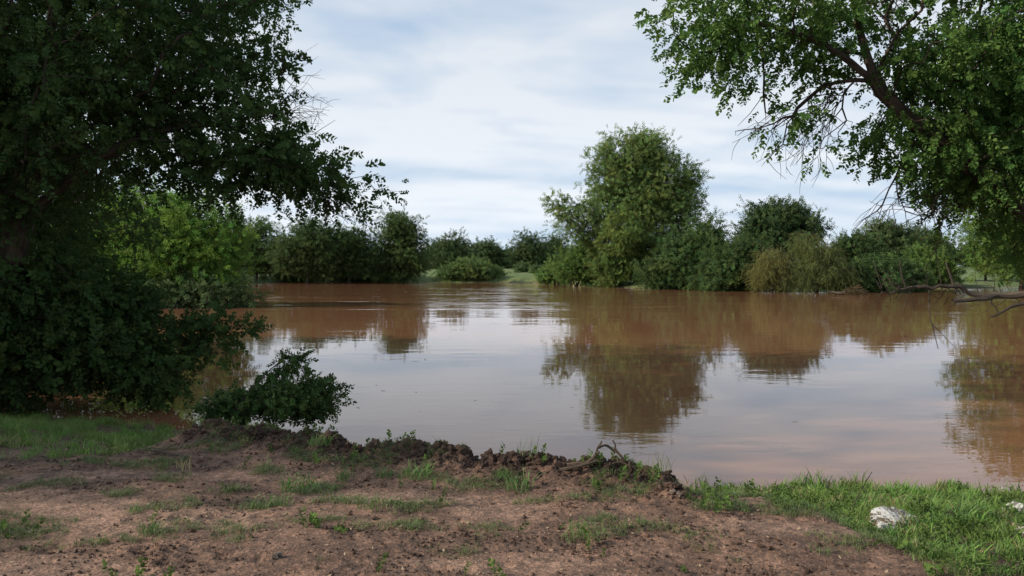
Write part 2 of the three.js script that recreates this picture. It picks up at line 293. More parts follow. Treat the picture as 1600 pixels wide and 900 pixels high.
/* o: base Vector3, stems [[Vector3,...]], blobs [[px,py,depth,rpx,rpy,rz,share?,bare?]] or {c,r}, n attractors, leaf kind, per (sprigs at each tip), size, color, R trunk radius, step, rc clump radius */
function growTree(name, label, category, o) {
  const rng = rngOf(o.seed || ++seedNo), base = o.base;
  const root = thing(name, label, category, [base.x, base.y, base.z], o.group);
  const blobs = o.blobs.map(b => { if (b.c) return b; const [px, py, d, rx, ry, rz, share = 1, bare = 0] = b, c = at(px, py, d); return { c, r: V(rx * d / FPX, ry * d / FPX, rz ?? 0.85 * rx * d / FPX), share, bare }; });
  const vol = blobs.map(b => Math.pow(b.r.x * b.r.y * b.r.z, 0.72) * (b.share ?? 1)), tot = vol.reduce((a, b) => a + b, 0);
  const attr = [], gapF = o.gap ?? 1.0;
  blobs.forEach((b, bi) => {
    let m = Math.max(4, Math.round(o.n * vol[bi] / tot)), guard = 0;
    while (m > 0 && guard++ < 60000) {
      const u = rng() * 2 - 1, ph = rng() * 6.2832, q = Math.sqrt(1 - u * u), rr = Math.cbrt(lerp(o.hollow ?? 0.10, 1, rng()));
      const dir = V(q * Math.cos(ph), u, q * Math.sin(ph));
      const far = o.rc > 0.5, wob = 1 + (far ? 0.40 : 0.28) * n3(dir.x * 1.7 + bi * 3.1, dir.y * 1.7, dir.z * 1.7 + o.n * 0.01) + (far ? 0.24 : 0.10) * n3(dir.x * 4.3 + bi, dir.y * 4.3, dir.z * 4.3);
      const p = V(b.c.x + dir.x * rr * wob * b.r.x, b.c.y + dir.y * rr * wob * b.r.y, b.c.z + dir.z * rr * wob * b.r.z);
      const gs = 1.6 / Math.max(0.5, o.rc * 3); if (n3(p.x * gs, p.y * gs, p.z * gs + bi) < -0.45 / gapF && rng() < 0.85) continue;
      if (p.y < (o.floor ?? 0.12)) { continue; }
      attr.push({ p, bare: b.bare ? rng() < b.bare : rng() < (o.bare ?? 0.04) }); m--;
    }
  });
  const N = []; // nodes
  const addNode = (p, par) => { N.push({ p, par, path: par < 0 ? 0 : N[par].path + p.distanceTo(N[par].p), kids: [], tips: 0 }); const id = N.length - 1; if (par >= 0) N[par].kids.push(id); return id; };
  const rootId = addNode(base.clone(), -1); let free = 1;
  for (const st of o.stems) {
    let from = rootId; if (st.fork) { let best = 1e9; N.forEach((nd, i) => { const d = nd.p.distanceTo(st.pts[0]); if (d < best) { best = d; from = i; } }); }
    const pts = st.fork ? [N[from].p.clone(), ...st.pts.slice(1)] : [base, ...(st.pts || st)];
    const cv = new THREE.CatmullRomCurve3(pts.map(p => p.clone())), L = cv.getLength(), k = Math.max(3, Math.round(L / o.step));
    for (let i = 1; i <= k; i++) { const p = cv.getPoint(i / k); p.x += (rng() - 0.5) * o.step * 0.16; p.z += (rng() - 0.5) * o.step * 0.16; from = addNode(p, from); N[from].trunk = i / k; }
  }
  const start = N.length, crownC = N[start - 1].p;
  attr.sort((a, b) => (a.p.distanceTo(crownC) - b.p.distanceTo(crownC)) + 0 * rng());
  const bf = o.bf ?? 0.35, lowOK = o.lowOK ?? 0.35;
  const tips = [];
  for (const A of attr) {
    let best = 1e9, bi = -1; const { x, y, z } = A.p;
    for (let i = 0; i < N.length; i++) { const nd = N[i]; if (nd.trunk !== undefined && nd.trunk < lowOK) continue; if (i === rootId && lowOK > 0) continue; const dx = nd.p.x - x, dy = nd.p.y - y, dz = nd.p.z - z, c = Math.sqrt(dx * dx + dy * dy + dz * dz) * (nd.tip ? 1.15 : 1) + bf * nd.path; if (c < best) { best = c; bi = i; } }
    if (bi < 0) bi = rootId;
    const nd = N[bi], L = nd.p.distanceTo(A.p), k = Math.max(1, Math.round(L / o.step));
    const pd = nd.par >= 0 ? nd.p.clone().sub(N[nd.par].p).normalize() : V(0, 1, 0);
    const ctl = nd.p.clone().lerp(A.p, 0.5).addScaledVector(pd, 0.22 * L); ctl.y += (o.arch ?? 0.12) * L;
    let from = bi;
    for (let i = 1; i <= k; i++) { const t = i / k, p = nd.p.clone().multiplyScalar((1 - t) * (1 - t)).addScaledVector(ctl, 2 * t * (1 - t)).addScaledVector(A.p, t * t); if (i < k) { const j = o.step * 0.18; p.x += (rng() - 0.5) * j; p.y += (rng() - 0.5) * j; p.z += (rng() - 0.5) * j; } from = addNode(p, from); }
    N[from].tip = true; N[from].bare = A.bare; tips.push(from);
  }
  for (let i = N.length - 1; i >= 0; i--) { if (!N[i].kids.length) N[i].tips = 1; if (N[i].par >= 0) N[N[i].par].tips += N[i].tips; }
  const total = N[rootId].tips, rt = o.rt ?? 0.004;
  for (const nd of N) nd.r = Math.max(rt, o.R * Math.pow(nd.tips / total, 0.52) * (1 - 0.15 * Math.min(1, nd.path / 12)));
  // root flare
  for (const nd of N) if (nd.path < o.R * 3) nd.r *= 1 + 0.45 * Math.pow(1 - nd.path / (o.R * 3), 2);
  N[rootId].p.y -= Math.min(0.35, o.R * 1.2);
  // chains
  const trunkG = [], limbs = [], twigs = []; const stack = [[rootId, -1]];
  while (stack.length) {
    const [s, par] = stack.pop(), pts = [], rad = []; let c = s;
    if (par >= 0) { pts.push(N[par].p); rad.push(Math.min(N[par].r, N[s].r * 1.15)); }
    for (;;) { pts.push(N[c].p); rad.push(N[c].r); const ks = N[c].kids; if (!ks.length) break; let m = ks[0]; for (const q of ks) if (N[q].tips > N[m].tips) m = q; for (const q of ks) if (q !== m) stack.push([q, c]); c = m; }
    if (pts.length < 2) continue;
    rad[rad.length - 1] *= 0.5;
    const loc = pts.map(p => p.clone().sub(base)), r0 = rad[0], g = tube(loc, rad, r0 > 0.06 ? 9 : r0 > 0.02 ? 6 : 3);
    if (s === rootId) trunkG.push(g); else if (r0 > (o.limbMin ?? 1e9)) limbs.push(g); else twigs.push(g);
  }
  const bm = o.bark || BARK;
  part('trunk', mergeGeometries(trunkG), bm, root);
  for (const l of limbs) part('limb', l, bm, root);
  if (twigs.length) part('twigs', mergeGeometries(twigs), o.twigMat || bm, root).userData.kind = 'stuff';
  // leaves
  const mats = [], cols = [], qn = new THREE.Quaternion(), Y = V(0, 1, 0), col = new THREE.Color(), M = new THREE.Matrix4(), spin = new THREE.Quaternion();
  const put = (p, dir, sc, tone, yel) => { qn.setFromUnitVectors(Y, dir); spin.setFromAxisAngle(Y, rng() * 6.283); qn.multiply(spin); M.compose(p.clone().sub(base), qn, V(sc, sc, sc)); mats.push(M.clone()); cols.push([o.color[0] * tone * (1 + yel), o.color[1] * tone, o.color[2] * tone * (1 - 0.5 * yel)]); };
  const dr = o.droop ?? 0.15, far0 = o.rc > 0.5;
  for (const t of tips) {
    if (N[t].bare) continue; const tone0 = far0 ? 0.72 + 0.56 * rng() : 0.86 + 0.28 * rng(), yel0 = (rng() - 0.35) * (far0 ? 0.35 : 0.22);
    const pd = N[t].p.clone().sub(N[N[t].par].p).normalize();
    let c = t;
    for (let k = 0; k < o.per; k++) {
      const p = N[c].p.clone(), j = o.rc * Math.cbrt(rng()); const rd = V(rng() - 0.5, rng() - 0.5, rng() - 0.5).normalize();
      if (k) p.addScaledVector(rd, j); p.y -= dr * o.rc * rng(); if (p.y < (o.floor ?? 0.12) * 0.5) continue;
      const dir = pd.clone().multiplyScalar(0.5).addScaledVector(rd, 0.75); dir.y -= dr * (1 + rng()); dir.normalize();
      put(p, dir, (o.size ?? 1) * (0.55 + 0.85 * rng()), tone0 * (0.8 + 0.4 * rng()), yel0 + (rng() - 0.5) * 0.2);
      if (k % 3 === 2 && N[c].par >= 0 && !(N[N[c].par].trunk !== undefined)) c = N[c].par;
    }
  }
  const im = new THREE.InstancedMesh(SPRIG[o.leaf], o.leafMat || (o.leaf === 'round' || o.leaf === 'feather' ? leafMat : farLeafMat), mats.length);
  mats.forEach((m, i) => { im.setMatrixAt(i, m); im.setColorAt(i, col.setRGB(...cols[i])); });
  im.name = 'crown'; im.userData.kind = 'stuff'; shadow(im); root.add(im);
  return root;
}

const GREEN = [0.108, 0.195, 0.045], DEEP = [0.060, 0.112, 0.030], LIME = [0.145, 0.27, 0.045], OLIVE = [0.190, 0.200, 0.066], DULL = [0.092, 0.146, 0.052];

function bareSpray(root, base, from, tips, spreadR, count, seed, mat) { // fan of leafless twigs from one bough to a line of tips
  const r = rngOf(seed), out = [], rnd = k => V((r() - 0.5) * k, (r() - 0.5) * k, (r() - 0.5) * k), c = new THREE.CatmullRomCurve3(tips);
  for (let i = 0; i < count; i++) {
    const a = from.clone().add(rnd(spreadR * 0.5)), b = c.getPoint(r()).add(rnd(spreadR)), L = a.distanceTo(b), m1 = a.clone().lerp(b, 0.35).add(rnd(L * 0.30)), m2 = a.clone().lerp(b, 0.7).add(rnd(L * 0.30)); m1.y += L * 0.10; m2.y += L * 0.07;
    const cv = new THREE.CatmullRomCurve3([a, m1, m2, b]), q = cv.getPoints(12).map(p => p.sub(base)); out.push(tube(q, q.map((_, k) => lerp(0.0048, 0.0018, k / 12)), 4));
    for (let k = 0; k < 3; k++) { const t = 0.35 + 0.6 * r(), p = cv.getPoint(t), d = cv.getTangent(t).multiplyScalar(0.5).add(rnd(1.5)).normalize(), l = L * (0.12 + 0.22 * r()), e = p.clone().addScaledVector(d, l); e.y -= l * 0.25; const mid = p.clone().lerp(e, 0.5).add(rnd(l * 0.3)); out.push(tube(new THREE.CatmullRomCurve3([p, mid, e]).getPoints(6).map(v => v.sub(base)), [0.0036, 0.0033, 0.003, 0.0027, 0.0024, 0.002, 0.0016], 3)); }
  }
  part('bare_twigs', mergeGeometries(out), mat, root).userData.kind = 'stuff';
}
/* near left: the dark tree that overhangs the water */
{
  const b = V(-8.3, height(-8.3, -11.2), -11.2);
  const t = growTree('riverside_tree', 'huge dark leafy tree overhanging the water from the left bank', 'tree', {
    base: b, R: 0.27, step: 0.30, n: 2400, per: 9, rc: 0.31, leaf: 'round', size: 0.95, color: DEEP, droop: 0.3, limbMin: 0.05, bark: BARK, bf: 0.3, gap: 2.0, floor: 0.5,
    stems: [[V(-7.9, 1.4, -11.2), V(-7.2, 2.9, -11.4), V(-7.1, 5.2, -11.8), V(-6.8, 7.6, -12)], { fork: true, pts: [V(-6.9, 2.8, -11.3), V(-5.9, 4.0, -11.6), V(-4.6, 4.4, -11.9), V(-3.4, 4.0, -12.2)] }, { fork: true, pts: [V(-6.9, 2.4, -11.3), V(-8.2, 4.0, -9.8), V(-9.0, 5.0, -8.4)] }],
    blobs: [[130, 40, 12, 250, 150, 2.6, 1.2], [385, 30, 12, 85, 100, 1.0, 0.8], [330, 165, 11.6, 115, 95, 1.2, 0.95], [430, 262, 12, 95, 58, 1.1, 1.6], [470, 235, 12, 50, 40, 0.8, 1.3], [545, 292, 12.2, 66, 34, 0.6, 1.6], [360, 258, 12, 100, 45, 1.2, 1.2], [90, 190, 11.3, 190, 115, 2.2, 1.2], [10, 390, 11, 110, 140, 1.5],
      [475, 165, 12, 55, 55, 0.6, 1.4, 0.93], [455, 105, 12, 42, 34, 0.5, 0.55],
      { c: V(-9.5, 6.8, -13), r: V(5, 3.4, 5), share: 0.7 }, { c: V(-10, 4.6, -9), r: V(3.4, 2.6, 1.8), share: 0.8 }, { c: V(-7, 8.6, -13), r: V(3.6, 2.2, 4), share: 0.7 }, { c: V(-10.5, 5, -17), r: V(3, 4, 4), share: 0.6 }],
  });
  bareSpray(t, b, at(415, 185, 12), [at(455, 215, 12), at(500, 190, 11.9), at(505, 150, 12), at(490, 70, 12)], 0.28, 26, 71, BARK);
  bareSpray(t, b, at(470, 290, 12), [at(480, 345, 12), at(530, 345, 12), at(570, 350, 12.1), at(600, 330, 12.1)], 0.2, 18, 72, BARK);
}
growTree('riverside_tree', 'tall tree beyond the left border whose shade falls across the left bank', 'tree', {
  base: V(-15.5, 0.5, -8.5), R: 0.3, step: 0.5, n: 520, per: 10, rc: 0.6, leaf: 'mid', size: 0.9, color: DEEP, bark: BARK, limbMin: 0.07, floor: 1.5,
  stems: [[V(-15.3, 2.2, -8.6), V(-15.4, 5, -8.8), V(-15, 8, -9)]],
  blobs: [{ c: V(-15, 7.0, -7.4), r: V(4.2, 3.8, 3.8) }, { c: V(-14, 4.4, -7.2), r: V(3, 2.2, 3.0) }, { c: V(-16, 6, -14), r: V(3.6, 4, 3.6) }],
});
growTree('riverside_tree', 'dark tree standing behind the black bush at the left border', 'tree', {
  base: V(-13.6, height(-13.6, -20), -20), R: 0.2, step: 0.4, n: 520, per: 10, rc: 0.5, leaf: 'mid', size: 0.8, color: DEEP, bark: BARK, limbMin: 0.06, lowOK: 0.1, floor: 0.4,
  stems: [[V(-13.4, 2, -20), V(-13.6, 4.5, -20.2), V(-13.4, 7, -20)]],
  blobs: [[20, 400, 20, 130, 120, 2.4], [40, 480, 19.5, 110, 60, 2], [0, 260, 20, 160, 130, 2.8], { c: V(-16, 4, -20), r: V(3, 3.5, 3) }],
});
growTree('riverside_bush', 'dense black green bush over the water beneath the huge tree at the left border', 'bush', {
  base: V(-8.0, height(-8.0, -11.0), -11.0), R: 0.08, step: 0.22, n: 380, per: 9, rc: 0.26, leaf: 'round', size: 1.1, color: DEEP, limbMin: 0.04, bark: BARK, lowOK: 0.1, floor: 0.15, gap: 1.8, stems: [[V(-7.7, 1.0, -11.4), V(-7.2, 1.8, -11.7)], [V(-7.2, 0.9, -11.5), V(-6.7, 1.2, -11.9)], [V(-8.6, 1.0, -11.2), V(-9.0, 1.9, -11.2)]],
  blobs: [[50, 470, 11.8, 125, 90, 1.1], [115, 540, 12, 100, 42, 0.8], [10, 580, 11.6, 110, 50, 0.9], { c: V(-9.2, 1.6, -11), r: V(1.6, 1.2, 1.4) }],
});
growTree('riverside_bush', 'ragged dark bush whose twigs reach out over the brown water at left', 'bush', {
  base: V(-7.75, height(-7.75, -11.4), -11.4), R: 0.055, step: 0.2, n: 260, per: 7, rc: 0.22, leaf: 'round', size: 1.0, color: DEEP, limbMin: 0.03, bark: BARK, lowOK: 0.1, floor: 0.3, gap: 2.0, stems: [[V(-7.0, 0.7, -11.9), V(-6.0, 1.0, -12.3)], [V(-7.2, 1.0, -11.9), V(-6.6, 1.7, -12.4)]],
  blobs: [[205, 555, 12.4, 75, 42, 0.7], [190, 480, 12.6, 50, 42, 0.6], [325, 515, 12.6, 70, 16, 0.3, 0.9], [250, 592, 12, 36, 20, 0.4], [300, 560, 12.4, 60, 10, 0.3, 0.6]],
});
growTree('overhanging_shrub', 'small dark leafy shrub leaning over the water behind the earth berm', 'shrub', {
  base: V(-3.25, height(-3.25, -8.35), -8.35), R: 0.035, step: 0.10, n: 300, per: 6, rc: 0.085, leaf: 'round', size: 0.46, color: DEEP, limbMin: 0.02, bark: BARK, lowOK: 0.1, floor: 0.15, rt: 0.0025,
  stems: [[V(-3.0, 0.75, -8.6), V(-2.75, 1.05, -8.8)], [V(-2.9, 0.6, -8.6), V(-2.4, 0.75, -8.8)], [V(-3.4, 0.6, -8.6), V(-3.3, 0.8, -8.8)]],
  blobs: [[435, 626, 8.8, 84, 24, 0.4], [490, 620, 8.8, 40, 26, 0.3, 1.2], [420, 592, 8.9, 30, 5, 0.15, 0.5], [455, 562, 9.0, 34, 9, 0.15, 0.9], [350, 640, 8.6, 34, 14, 0.25]],
});
/* sunlit green trees standing behind, on the left bank upstream */
growTree('leafy_tree', 'bright yellow green tree on the left bank seen under the dark boughs', 'tree', {
  base: V(-18.6, 0.05, -44.5), R: 0.2, step: 0.5, n: 620, per: 11, rc: 0.62, leaf: 'mid', size: 1.0, color: LIME, lowOK: 0.15,
  stems: [[V(-18.4, 1.6, -44.8), V(-18.6, 3.6, -45), V(-18.8, 5.5, -45)], [V(-17.5, 1.6, -44.8), V(-16.6, 3.2, -45)]],
  blobs: [[262, 370, 45, 95, 70, 2.6], [325, 365, 45, 60, 52, 2.2], [215, 325, 46, 70, 48, 2.4], [335, 420, 44.5, 50, 34, 1.8], [240, 425, 45, 70, 38, 2], [160, 380, 46, 70, 80, 2.4]],
});
growTree('riverside_bush', 'low dark bush at the waterline below the bright yellow green tree', 'bush', {
  base: V(-17.2, 0.02, -43.4), R: 0.08, step: 0.35, n: 150, per: 10, rc: 0.5, leaf: 'mid', size: 0.9, color: DULL, lowOK: 0.1, stems: [[V(-17, 0.6, -43.5), V(-16.6, 1.0, -43.6)], [V(-17.8, 0.6, -43.5), V(-18.4, 0.9, -43.6)]],
  blobs: [[345, 458, 43.5, 60, 14, 1.2], [250, 455, 43.5, 60, 18, 1.2]],
});

/* ---------- right near tree ---------- */
{
  const b = V(6.6, height(6.6, -7.2), -7.2);
  const t = growTree('riverside_tree', 'large sunlit leafy tree reaching into the sky from the right edge', 'tree', {
    base: b, R: 0.15, step: 0.16, n: 1900, per: 6, rc: 0.19, leaf: 'round', size: 0.64, color: [0.090, 0.178, 0.040], droop: 0.45, limbMin: 0.03, bf: 0.28, gap: 2.6, floor: 1.2, bare: 0.08, bark: BARK,
    stems: [[V(6.2, 1.2, -7.6), V(5.6, 2.5, -8), V(4.65, 3.35, -8.1), V(3.75, 4.1, -8), V(3.45, 5.3, -8)], { fork: true, pts: [V(5.6, 2.5, -8), V(5.7, 3.6, -8.3), V(5.6, 4.8, -8.4), V(5.4, 6.2, -8.3)] }, { fork: true, pts: [V(3.75, 4.1, -8), V(3.1, 4.5, -7.9), V(2.4, 4.7, -7.9)] }],
    blobs: [[1200, 5, 8, 140, 92, 0.8, 1.0], [1085, 45, 7.8, 66, 52, 0.4, 0.9], [1128, 115, 7.9, 50, 42, 0.4, 0.8], [1305, 70, 8.2, 52, 75, 0.5, 0.7], [1475, 95, 8, 105, 75, 0.9, 1.1], [1425, 215, 8, 80, 52, 0.7, 1.0], [1545, 230, 8.4, 100, 95, 1.1, 1.1], [1510, 285, 8.2, 80, 36, 0.7, 0.8], [1600, 370, 8.5, 40, 60, 0.6, 0.6], [1590, 90, 8.3, 90, 100, 1.2],
      [1245, 205, 8, 85, 42, 0.5, 2.6, 0.94], [1390, 10, 8, 50, 50, 0.6, 0.8, 0.93], [1430, 350, 8.2, 90, 32, 0.5, 1.2, 0.93], { c: V(6.4, 4.6, -8.2), r: V(1.8, 2.4, 1.9), share: 0.6 }, { c: V(4.6, 6.2, -8.2), r: V(2.6, 1.2, 1.7), share: 0.6 }],
  });
  bareSpray(t, b, at(1310, 150, 8), [at(1150, 215, 8), at(1195, 235, 8), at(1250, 265, 8), at(1300, 250, 8)], 0.3, 20, 73, BARK);
  bareSpray(t, b, at(1395, 90, 8.1), [at(1345, 10, 8), at(1390, -10, 8), at(1440, 5, 8)], 0.2, 10, 74, BARK);
  bareSpray(t, b, at(1500, 320, 8.1), [at(1340, 350, 8), at(1390, 325, 8.1), at(1430, 360, 8.1), at(1470, 390, 8.2)], 0.2, 16, 75, BARK);
  // dead limb low over the water
  const w = p => p.clone().sub(b);
  const run = (pts, r0, r1, k = 14, sides = 7, seed = 1) => { const c = new THREE.CatmullRomCurve3(pts), q = c.getPoints(k), r = rngOf(seed); return tube(q.map((p, i) => { const v = w(p); if (i) { v.y += (r() - 0.5) * r0 * 0.8; v.x += (r() - 0.5) * r0 * 0.5; } return v; }), q.map((_, i) => lerp(r0, r1, i / k) * (0.88 + 0.26 * r())), sides); };
  const DEAD = bark(0.15, 0.118, 0.092), D = 7.6, limb = part('dead_limb', run([V(6.35, 0.9, -7.4), at(1640, 462, 7.5), at(1560, 463, D), at(1520, 460, D), at(1492, 447, D), at(1450, 449, D), at(1405, 452, D), at(1388, 461, D)], 0.036, 0.010, 26, 8, 3), DEAD, t);
  const twg = [[at(1560, 463, D), at(1530, 468, 7.5), at(1488, 469, 7.5), 0.035, 0.026], [at(1625, 468, 7.5), at(1585, 478, 7.4), at(1548, 496, 7.4), 0.028, 0.012], [at(1492, 447, D), at(1483, 425, D), at(1478, 408, D), 0.018, 0.008], [at(1416, 451, D), at(1408, 425, D), at(1406, 404, D), 0.010, 0.004], [at(1410, 450, D), at(1394, 440, D), at(1376, 418, D), 0.009, 0.003], [at(1405, 451, D), at(1392, 440, D), at(1394, 432, D), 0.010, 0.004], [at(1420, 451, D), at(1424, 458, D), at(1430, 492, D), 0.007, 0.003], [at(1452, 450, D), at(1453, 490, D), at(1466, 545, D), 0.011, 0.004], [at(1455, 505, D), at(1480, 530, D), at(1496, 548, D), 0.005, 0.002], [at(1560, 490, 7.4), at(1556, 480, 7.4), at(1548, 473, 7.4), 0.010, 0.005], [at(1480, 447, D), at(1500, 455, D), at(1484, 476, D), 0.006, 0.003], [at(1400, 453, D), at(1382, 456, D), at(1372, 461, D), 0.009, 0.004], [at(1440, 450, D), at(1432, 440, D), at(1420, 436, D), 0.008, 0.003]];
  twg.forEach(([a, c, d, r0, r1], i) => part('twig', run([a, c, d], r0 * 0.8, r1 * 0.8, 7, 5, 20 + i), DEAD, limb));
  const rt = rngOf(2020), fine = []; for (let i = 0; i < 46; i++) { const px = lerp(1375, 1600, Math.pow(rt(), 1.4)), py = px < 1480 ? 452 : 460, up = rt() < 0.62 ? -1 : 1, l = 14 + 40 * rt() * rt(), dx = (rt() - 0.6) * 50, dz = (rt() - 0.5) * 0.5; fine.push(run([at(px, py, D), at(px + dx * 0.5, py + up * l * 0.6, D + dz * 0.4), at(px + dx + 8 * (rt() - 0.5), py + up * l, D + dz)], 0.0045, 0.0018, 6, 4, 90 + i)); }
  part('fine_twigs', mergeGeometries(fine), DEAD, limb).userData.kind = 'stuff';
}

/* ---------- far bank trees and bushes ---------- */
function fb(px, d) { const x = (px - 800) / FPX * d; return V(x, Math.max(0, farHeight(x, -d)) - 0.05, -d); }
function farTree(name, label, cat, px, d, blobs, o = {}) {
  const b = fb(px, d), bl = blobs.map(q => [q[0], q[1], q[2] ?? d, ...q.slice(3)]);
  const topPx = Math.min(...blobs.map(q => q[1])), top = at(blobs.find(q => q[1] === topPx)[0], topPx, d);
  const hgt = top.y - b.y;
  const stems = o.shrub ? [0, 1, 2].map(i => [V(b.x + (i - 1) * hgt * 0.18, b.y + hgt * 0.35, b.z + (i % 2) * 0.4), V(b.x + (i - 1) * hgt * 0.45, b.y + hgt * 0.75, b.z)]) : [[V(b.x + 0.02 * hgt, b.y + hgt * 0.3, b.z), V(lerp(b.x, top.x, 0.5), b.y + hgt * 0.62, b.z), top]];
  return growTree(name, label, cat, { base: b, R: o.R ?? 0.02 * hgt + 0.05, step: 0.8, n: Math.round((o.n ?? 260) * 1.25), per: o.per ?? 10, rc: o.rc ?? 0.62, leaf: o.leaf ?? 'far', size: o.size ?? 1, color: o.color ?? DULL, droop: o.droop ?? 0.1, lowOK: o.shrub ? 0.1 : 0.3, rt: 0.012, stems, blobs: bl, floor: o.floor ?? b.y * 0.4 + 0.1, gap: o.gap ?? 1.8, bark: o.bark, bare: o.bare, group: o.group, arch: o.arch, hollow: o.hollow });
}
farTree('leafy_tree', 'tallest green tree with a broad domed crown on the far bank', 'tree', 995, 92, [[990, 245, , 58, 38], [1045, 280, , 52, 48], [955, 280, , 42, 45], [1005, 310, , 68, 44], [882, 335, 91, 28, 28], [920, 345, , 38, 40], [1010, 370, , 75, 50], [1070, 320, , 34, 40], [1005, 222, , 34, 18]], { n: 900, per: 10, rc: 0.85, R: 0.42, color: [0.145, 0.228, 0.066], gap: 2.6 });
farTree('weeping_shrub', 'yellow green shrub trailing to the water below the tallest tree', 'shrub', 955, 90, [[965, 390, , 38, 42], [950, 420, , 34, 25], [985, 420, , 26, 22], [975, 350, 87, 26, 30]], { shrub: true, n: 260, leaf: 'far', size: 0.85, color: [0.140, 0.220, 0.055], droop: 0.4 });
farTree('leafy_bush', 'pale green bush on the far bank left of the tallest tree', 'bush', 900, 94, [[900, 410, , 36, 24], [880, 425, , 26, 14], [925, 425, , 26, 16], [915, 388, , 22, 20]], { shrub: true, n: 170, size: 0.85, color: GREEN });
farTree('leafy_bush', 'small green bush at the waterline on the right of the meadow gap', 'bush', 868, 104, [[868, 424, , 20, 13], [850, 431, , 14, 7]], { shrub: true, n: 90, size: 0.8, color: GREEN });
farTree('leafy_bush', 'dark pointed bush against the right side of the tallest tree', 'bush', 1085, 82, [[1085, 400, , 55, 38], [1100, 362, , 24, 24], [1040, 425, , 50, 26], [1120, 415, , 40, 36], [1080, 435, , 60, 18]], { shrub: true, n: 460, color: DEEP });
farTree('leafy_tree', 'rounded dark green tree rising behind the yellowish willow bushes', 'tree', 1215, 84, [[1215, 340, , 52, 26], [1250, 360, , 36, 26], [1185, 360, , 32, 26], [1215, 375, , 60, 35], [1150, 352, , 16, 24, 1, 0.3, 0.5]], { n: 420, R: 0.3, color: [0.060, 0.110, 0.036] });
farTree('leafy_bush', 'dark bush at the waterline left of the yellowish willow bushes', 'bush', 1145, 76, [[1145, 415, , 50, 34], [1165, 395, , 34, 28], [1130, 438, , 50, 16]], { shrub: true, n: 320, color: DEEP });
farTree('willow_bush', 'olive yellow willow bush with drooping twigs, the left of the pair', 'willow', 1205, 71, [[1205, 405, , 30, 26], [1190, 425, , 24, 22], [1225, 425, , 26, 24]], { shrub: true, n: 300, per: 9, leaf: 'willow', size: 0.55, color: OLIVE, droop: 0.9, rc: 0.5, gap: 3, arch: 0.3, bark: BARKP });
farTree('willow_bush', 'taller olive willow bush with a green right side, the right of the pair', 'willow', 1275, 70, [[1265, 378, , 30, 22], [1280, 405, , 42, 32], [1305, 425, , 34, 24], [1255, 430, , 30, 20]], { shrub: true, n: 420, per: 9, leaf: 'willow', size: 0.55, color: [0.150, 0.190, 0.060], droop: 0.8, rc: 0.5, gap: 3, arch: 0.3 });
farTree('leafy_tree', 'wide dull green tree with the highest top right of the willow pair', 'tree', 1378, 100, [[1378, 362, , 32, 18], [1370, 390, , 42, 28], [1400, 385, , 36, 28]], { n: 260, color: DULL });
farTree('leafy_tree', 'low rounded dull tree between the willow pair and the dead limb', 'tree', 1335, 96, [[1335, 385, , 34, 22], [1340, 410, , 36, 26]], { n: 200, color: [0.065, 0.115, 0.035] });
farTree('leafy_tree', 'broad flat topped dull tree behind the twigs of the dead limb', 'tree', 1450, 104, [[1440, 378, , 36, 18], [1465, 395, , 36, 22], [1430, 400, , 36, 26]], { n: 240, color: DULL });
farTree('leafy_bush', 'dark green bush on the bank above the floating debris', 'bush', 1375, 72, [[1370, 428, , 48, 24], [1330, 438, , 34, 18], [1410, 436, , 40, 18], [1370, 446, , 60, 10]], { shrub: true, n: 330, color: DEEP });
farTree('leafy_bush', 'brighter green bush just above the pale end of the dead limb', 'bush', 1448, 86, [[1445, 415, , 36, 24], [1470, 430, , 24, 16]], { shrub: true, n: 170, color: GREEN });
farTree('leafy_tree', 'pale green tree on the meadow behind the right tree boughs', 'tree', 1540, 105, [[1530, 385, , 45, 30], [1580, 375, , 45, 40], [1620, 390, , 50, 40], [1560, 405, , 60, 18]], { n: 330, color: GREEN });
farTree('leafy_tree', 'very tall bright green tree on the right bank behind the near boughs', 'tree', 1600, 82, [[1575, 250, , 75, 60], [1620, 190, , 80, 45], [1660, 300, , 100, 100], [1555, 340, , 62, 60], [1590, 405, , 70, 34], [1530, 300, , 40, 40]], { n: 620, R: 0.4, rc: 0.85, color: [0.115, 0.20, 0.04] });
farTree('leafy_tree', 'tall leafy tree with a dark right side left of the meadow gap', 'tree', 632, 112, [[625, 350, , 30, 20], [640, 375, , 30, 28], [612, 380, , 30, 30], [640, 410, , 40, 28], [605, 415, , 32, 24]], { n: 360, color: [0.075, 0.13, 0.036] });
farTree('leafy_tree', 'broad dark tree on the far bank under the tip of the overhanging bough', 'tree', 545, 111, [[545, 375, , 36, 24], [560, 400, , 40, 30], [520, 395, , 34, 34]], { n: 280, color: DEEP });
farTree('leafy_tree', 'wide green tree on the far bank below the overhanging bough', 'tree', 480, 108, [[478, 372, , 42, 30], [455, 400, , 36, 30], [505, 395, , 34, 34]], { n: 320, color: [0.07, 0.12, 0.034] });
farTree('leafy_bush', 'light green bush at the waterline below the wide far tree', 'bush', 455, 119.5, [[455, 425, , 32, 12], [490, 418, , 36, 18]], { shrub: true, n: 170, color: GREEN });
farTree('leafy_bush', 'mid green bush at the waterline below the broad dark far tree', 'bush', 550, 119.5, [[545, 424, , 36, 14], [580, 428, , 26, 10], [615, 424, , 34, 14]], { shrub: true, n: 190, color: DULL });
farTree('leafy_tree', 'dark tree behind the bright yellow green tree, on its right', 'tree', 400, 116, [[400, 375, , 50, 40], [380, 405, , 50, 34], [425, 405, , 32, 34]], { n: 330, color: DEEP });
farTree('leafy_tree', 'tall dark tree behind the bright yellow green tree, on its left', 'tree', 250, 118, [[240, 370, , 70, 50], [310, 375, , 60, 40], [180, 380, , 60, 50], [120, 380, , 60, 50], [60, 380, , 60, 50]], { n: 460, color: DULL });
